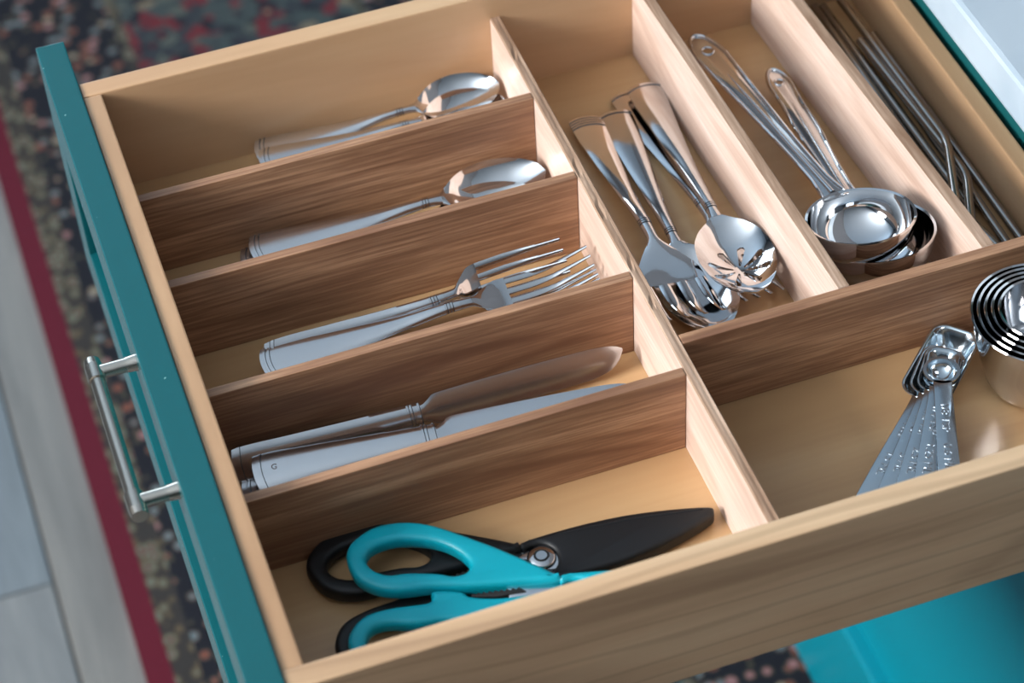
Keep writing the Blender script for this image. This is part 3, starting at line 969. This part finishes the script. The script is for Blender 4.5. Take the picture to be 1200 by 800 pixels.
ladle('lower ladle cradling the other ladle, coppery reflections on its outside', (0.4040, 0.2120, 0.0365), 0.0355, 0.0300, -13, (0.4180, 0.3950, 0.0130), 0.0072, 0.0028, 'steel')
ladle('upper ladle with a mirror-bright bowl and a long strap handle', (0.3950, 0.2135, 0.0500), 0.0318, 0.0270, -14, (0.3800, 0.4330, 0.0240), 0.0098, 0.0038, 'steel_bright')

# ------------------------------------------------------------------ drinking straws
def straw(label, pts, rad=0.0030):
    P = [Vector(p) for p in pts]
    path = [P[0]]
    for i in range(1, len(P) - 1):                     # rounded bends
        a, b, c = P[i - 1], P[i], P[i + 1]
        rr = 0.010
        p0 = b + (a - b).normalized() * rr; p1 = b + (c - b).normalized() * rr
        for s in range(9):
            u = s / 8
            path.append((1 - u) ** 2 * p0 + 2 * u * (1 - u) * b + u * u * p1)
    path.append(P[-1])
    n = len(path)
    o = tube('drinking_straw', [path[0] + (path[1] - path[0]).normalized() * 0.004] + path + [path[-1] + (path[-2] - path[-1]).normalized() * 0.004], [rad * 0.82] + [rad] * n + [rad * 0.82], 'steel_shaded', None, seg=16, caps=False)
    return tag(o, label, 'straw', 'metal drinking straws behind the ladles')
r = 0.0030
straw('straight metal straw lying against the back of the drawer', [(0.4990, 0.1990, r), (0.4995, 0.4140, r)])
straw('straight metal straw on the bottom, second from the back of the drawer', [(0.4890, 0.1750, r), (0.4920, 0.3900, r)])
straw('straight metal straw closest to the narrow compartment of ladles', [(0.4750, 0.2420, r), (0.4760, 0.4560, r)])
straw('straight metal straw crossing under the bent straws', [(0.4830, 0.2400, r), (0.4810, 0.4540, r)])
straw('bent metal straw on top, its short end slanting towards the ladles', [(0.4690, 0.2330, 0.0170), (0.4925, 0.2920, 0.0115), (0.4905, 0.4470, 0.0110)])
straw('bent metal straw half hidden under the other bent one', [(0.4700, 0.2140, 0.0120), (0.4910, 0.2610, 0.0095), (0.4855, 0.4050, 0.0093)])
straw('short stretch of straw poking from behind the back divider', [(0.4780, 0.2300, r), (0.4905, 0.1600, r)])

# ------------------------------------------------------------------ kitchen shears
def mmv(l): return [Vector((x / 1000, y / 1000, 0)) for x, y in l]
UP_OUT = [(45.4, 99.2), (47.5, 106), (53.3, 111.5), (66.5, 116), (82.2, 113.2), (95.9, 105.3), (111.9, 89.9), (125.6, 75.4), (146.2, 50.3), (145.2, 46.0), (125, 51.5), (99.0, 59.2), (82.6, 65.4), (64.0, 69.9), (52.5, 77.1), (46.2, 87.0)]
UP_IN = [(55.1, 96.7), (61.0, 102.3), (74.1, 102.6), (90.6, 95.4), (101.1, 85.0), (105.6, 73.5), (102.3, 68.6), (95.4, 68.6), (87.6, 73.4), (73.7, 79.2), (63.0, 81.9), (56.1, 88.9)]
LO_OUT = [(30.3, 45.5), (34.6, 55.3), (44.4, 61.7), (58.9, 61.6), (78, 58.0), (82, 64.2), (96, 58.6), (100, 53.5), (115, 47), (141, 41.5), (146, 37), (138, 28), (116, 26), (98, 20), (80, 14), (60, 11), (42, 15), (32.5, 28)]
LO_IN = [(39.8, 45.3), (45, 51.5), (54, 51.7), (67, 46.5), (85, 42.5), (91, 35), (81, 26.5), (62, 21.5), (48, 24), (40.2, 34)]
# outlines of blade guard and steel are measured on the black pair and turned back by the angle between the pairs
ANG = R(15.5)
def to_base(l):
    c, s = math.cos(-ANG), math.sin(-ANG)
    out = []
    for x, y in l:
        dx, dy = x - 25.2, y - 106.5
        out.append((45.4 + c * dx - s * dy, 99.2 + s * dx + c * dy))
    return out
GUARD = to_base([(138.2, 86.2), (137.8, 81.2), (143.0, 82.6), (150.0, 80.2), (153.8, 73.5), (152.6, 66.5), (149.0, 62.0), (148.2, 56.4), (179.5, 54.2), (205.0, 56.6), (225.0, 60.8), (240.5, 65.8), (243.6, 69.0), (242.0, 72.6), (222.0, 78.6), (196.0, 84.0), (166.0, 86.6)])
STEEL1 = to_base([(108, 86), (126, 82), (150, 80), (190, 78), (232, 70.5), (200, 67), (150, 64), (128, 70), (110, 74)])
STEEL2 = to_base([(96, 62), (122, 62), (150, 60), (196, 62), (232, 69.5), (200, 76), (152, 77), (128, 75), (100, 70)])
SCREW = to_base([(145.6, 73.2)])[0]

def shears(color, label, glabel):
    t = empty('kitchen_shears', (0, 0, 0), label, 'scissors', 'pairs of kitchen shears in the front compartment')
    z = 0.0005
    up = plate('handle', [smooth_loop(mmv(UP_OUT), 5), smooth_loop(mmv(UP_IN), 5)], z + 0.0014, z + 0.0118, 0.0034, color, t)
    lo = plate('handle', [smooth_loop(mmv(LO_OUT), 5), smooth_loop(mmv(LO_IN), 5)], z + 0.0004, z + 0.0100, 0.0034, color, t)
    plate('blade', [mmv(STEEL1)], z + 0.0058, z + 0.0078, 0.0003, 'steel_satin', t, res=1)
    b2 = plate('blade', [mmv(STEEL2)], z + 0.0032, z + 0.0052, 0.0003, 'steel_satin', t, res=1)
    # toothed cracker between the handles
    saw = [(100, 53.8)]
    for k in range(9):
        x = 101 + k * 3.0
        saw += [(x, 55.6 - (x - 100) * 0.20), (x + 1.5, 54.0 - (x - 100) * 0.20)]
    saw += [(128, 46.4), (112, 49.0)]
    plate('toothed_grip', [mmv(saw)], z + 0.0060, z + 0.0084, 0.0002, 'groove', t, res=1)
    sx, sy = SCREW[0] / 1000, SCREW[1] / 1000
    s1 = lathe('pivot_screw', [(0.0, 0.0029), (0.0030, 0.0029), (0.0032, 0.0022), (0.0041, 0.0022), (0.0043, 0.0027), (0.0068, 0.0023), (0.0078, 0.0012), (0.0080, 0.0)], 'steel', t, seg=36, loc=(sx, sy, z + 0.0078))
    lathe('screw_ring', [(0.0031, 0.0001), (0.0033, 0.0004), (0.0040, 0.0004), (0.0042, 0.0001)], 'groove', s1, seg=30, loc=(0, 0, 0.0021))
    g = empty('blade_guard', (0, 0, 0), glabel, 'blade guard', 'blade guards on the kitchen shears')
    plate('guard_shell', [smooth_loop(mmv(GUARD), 3)], z + 0.0000, z + 0.0108, 0.0028, color, g)
    # raised spine line along the shell
    a, b = [Vector((p[0] / 1000, p[1] / 1000, z + 0.0105)) for p in to_base([(158, 84.0), (238, 71.5)])]
    tube('guard_edge', [a, a.lerp(b, 0.5) + Vector((0.0005, 0.0016, 0)), b], 0.0007, color, g, seg=8)
    return t, g
tb, gb = shears('plastic_black', 'black-handled kitchen shears lying under the turquoise pair', 'black plastic blade guard pointing at the long divider')
tt, gt = shears('plastic_teal', 'turquoise-handled kitchen shears resting on top of the black pair', 'turquoise blade guard, only its corner showing above the drawer side')
m = Matrix.Translation((0.0252, 0.1065, 0)) @ Matrix.Rotation(ANG, 4, 'Z') @ Matrix.Translation((-0.0454, -0.0992, 0))
for o in (tb, gb): o.matrix_world = m
for o in (tt, gt): o.location = (0, 0, 0.0112)

# ------------------------------------------------------------------ measuring spoons
def dish(name, x0, L, W, depth, mat, parent, zr, rim=0.0012):
    """Rounded rectangular stamped bowl; near end at x0, rim at zr."""
    def ring(l, w, cx, z, rad, n=6):
        out = []
        for sx, sy, a0 in ((1, 1, 0), (-1, 1, 90), (-1, -1, 180), (1, -1, 270)):
            for k in range(n + 1):
                a = R(a0 + 90 * k / n)
                out.append((cx + sx * (l / 2 - rad) + rad * math.cos(a), sy * (w / 2 - rad) + rad * math.sin(a), z))
        return out
    cx = x0 + L / 2
    rr = min(W * 0.30, 0.008)
    rings = []
    t = 0.0006
    prof = [(0.0, 0.0), (0.001, -0.0012), (0.0022, -depth * 0.35), (0.0042, -depth * 0.72), (0.0072, -depth * 0.94), (W * 0.36, -depth)]
    inn = [ring(L - 2 * i, W - 2 * i, cx, zr + z, max(min(rr, (W - 2 * i) / 2 - 0.0002), 0.0006)) for i, z in prof]
    outer = [ring(L - 2 * i + 2 * t, W - 2 * i + 2 * t, cx, zr + z - t * 0.8, max(min(rr, (W - 2 * i) / 2 - 0.0002), 0.0006)) for i, z in prof]
    lip = [ring(L + 2 * rim, W + 2 * rim, cx, zr - 0.0006, rr + rim), ring(L + 2 * rim, W + 2 * rim, cx, zr, rr + rim)]
    seq = inn[::-1] + [lip[1], lip[0]] + outer
    V, F = [], []
    m = len(seq[0])
    for s in seq: V += s
    for a in range(len(seq) - 1):
        for k in range(m):
            F.append((a * m + k, a * m + (k + 1) % m, (a + 1) * m + (k + 1) % m, (a + 1) * m + k))
    F.append(tuple(range(m))); F.append(tuple(range((len(seq) - 1) * m, len(seq) * m))[::-1])
    return mesh_obj(name, V, F, mat, parent, sharp=50)

MS = 'nested measuring spoons'
specs = [('largest measuring spoon with a long square-ended bowl, bottom of the nest', 0.058, 0.027, 0.0135, '1 TBSP', '15 ML', 43.0, (0.3825, 0.1000)),
         ('second largest measuring spoon in the nest, handle beside the largest one', 0.036, 0.0225, 0.0115, '1 TSP', '5 ML', 48.0, (0.3862, 0.0998)),
         ('middle measuring spoon of the nest, handle fanned between its neighbours', 0.032, 0.0190, 0.0098, '1/2 TSP', '2.5 ML', 52.5, (0.3895, 0.0998)),
         ('second smallest measuring spoon, its lettered handle beside the top one', 0.028, 0.0160, 0.0080, '1/4 TSP', '1.25 ML', 58.0, (0.3925, 0.1002)),
         ('smallest measuring spoon with a round domed bowl, on top of the nest', 0.022, 0.0, 0.0065, '1/8 TSP', '0.6 ML', 67.0, (0.3945, 0.1000))]
for k, (lab, L, W, dp, t1, t2, ang, (ax, ay)) in enumerate(specs):
    t = empty('measuring_spoon', (ax, ay, 0), lab, 'measuring spoon', MS)
    zr = 0.0145 + k * 0.0017
    t.rotation_euler = (0, 0, R(ang))
    if W:
        dish('bowl', 0.0, L, W, dp, 'tin', t, zr)
    else:
        pr = []
        rr = 0.0085
        for i in range(11):
            a = math.pi / 2 * i / 10
            pr.append((rr * math.sin(a), zr - 0.0075 * math.cos(a)))
        pr += [(rr + 0.0018, zr), (rr + 0.0020, zr - 0.0006)]
        for i in range(10, -1, -1):
            a = math.pi / 2 * i / 10
            pr.append(((rr + 0.0005) * math.sin(a), zr - 0.0007 - 0.0075 * math.cos(a)))
        lathe('bowl', pr, 'tin', t, seg=40, loc=(0.0098, 0, 0))
    hw = 0.0060
    hl = 0.092
    out = [(0.002, -hw * 0.9), (-0.01, -hw * 0.86), (-hl * 0.6, -hw), (-hl + 0.004, -hw), (-hl, -hw * 0.6), (-hl, hw * 0.6), (-hl + 0.004, hw), (-hl * 0.6, hw), (-0.01, hw * 0.86), (0.002, hw * 0.9)]
    h = plate('handle', [[Vector((x, y, 0)) for x, y in out]], zr - 0.0011, zr, 0.0003, 'tin', t, res=1)
    for tx, px in ((t1, -0.026), (t2, -0.055)):
        lettering('lettering', tx, 0.0070, 'steel_satin', h, (px, 0, zr + 0.00005), (0, 0, R(180)), 0.0004)

# ------------------------------------------------------------------ measuring cups
MC = 'nested measuring cups'
labs = ['outermost measuring cup, large tapered steel cup holding the others', 'second measuring cup inside the outermost one',
        'middle measuring cup of the nest of five', 'second smallest measuring cup of the nest', 'innermost and smallest measuring cup with its grey bottom showing']
for k, lab in enumerate(labs):
    r0 = 0.0385 - k * 0.0038
    hgt = 0.0560 - k * 0.0065
    base = 0.0012 + k * 0.0072
    rb = r0 * 0.62
    t = empty('measuring_cup', (0.4510, 0.0985, base), lab, 'measuring cup', MC)
    th = 0.0007
    pr = [(0, th), (rb - 0.006, th), (rb - 0.001, 0.0020), (rb + (r0 - rb) * 0.18, 0.0085), (rb + (r0 - rb) * 0.55, hgt * 0.48), (r0 - th, hgt), (r0 + 0.0004, hgt + 0.0006), (r0 + 0.0009, hgt), (r0 + 0.0004, hgt - 0.0007)]
    pr += [(rb + (r0 - rb) * 0.55 + th, hgt * 0.48), (rb + (r0 - rb) * 0.18 + th, 0.0081), (rb - 0.0006, 0.0012), (rb - 0.006, 0.0), (0, 0.0)]
    lathe('cup_body', pr, 'steel', t, seg=72)
    a = R(-62 + (k - 2) * 1.5)
    hp = plate('cup_handle', [[Vector((r0 - 0.001, -0.0060, 0)), Vector((r0 + 0.03, -0.0052, 0)), Vector((r0 + 0.052, -0.0062, 0)), Vector((r0 + 0.055, 0, 0)), Vector((r0 + 0.052, 0.0062, 0)), Vector((r0 + 0.03, 0.0052, 0)), Vector((r0 - 0.001, 0.0060, 0))]], hgt - 0.0012, hgt, 0.0003, 'steel_satin', t, res=1)
    hp.rotation_euler = (0, 0, a)
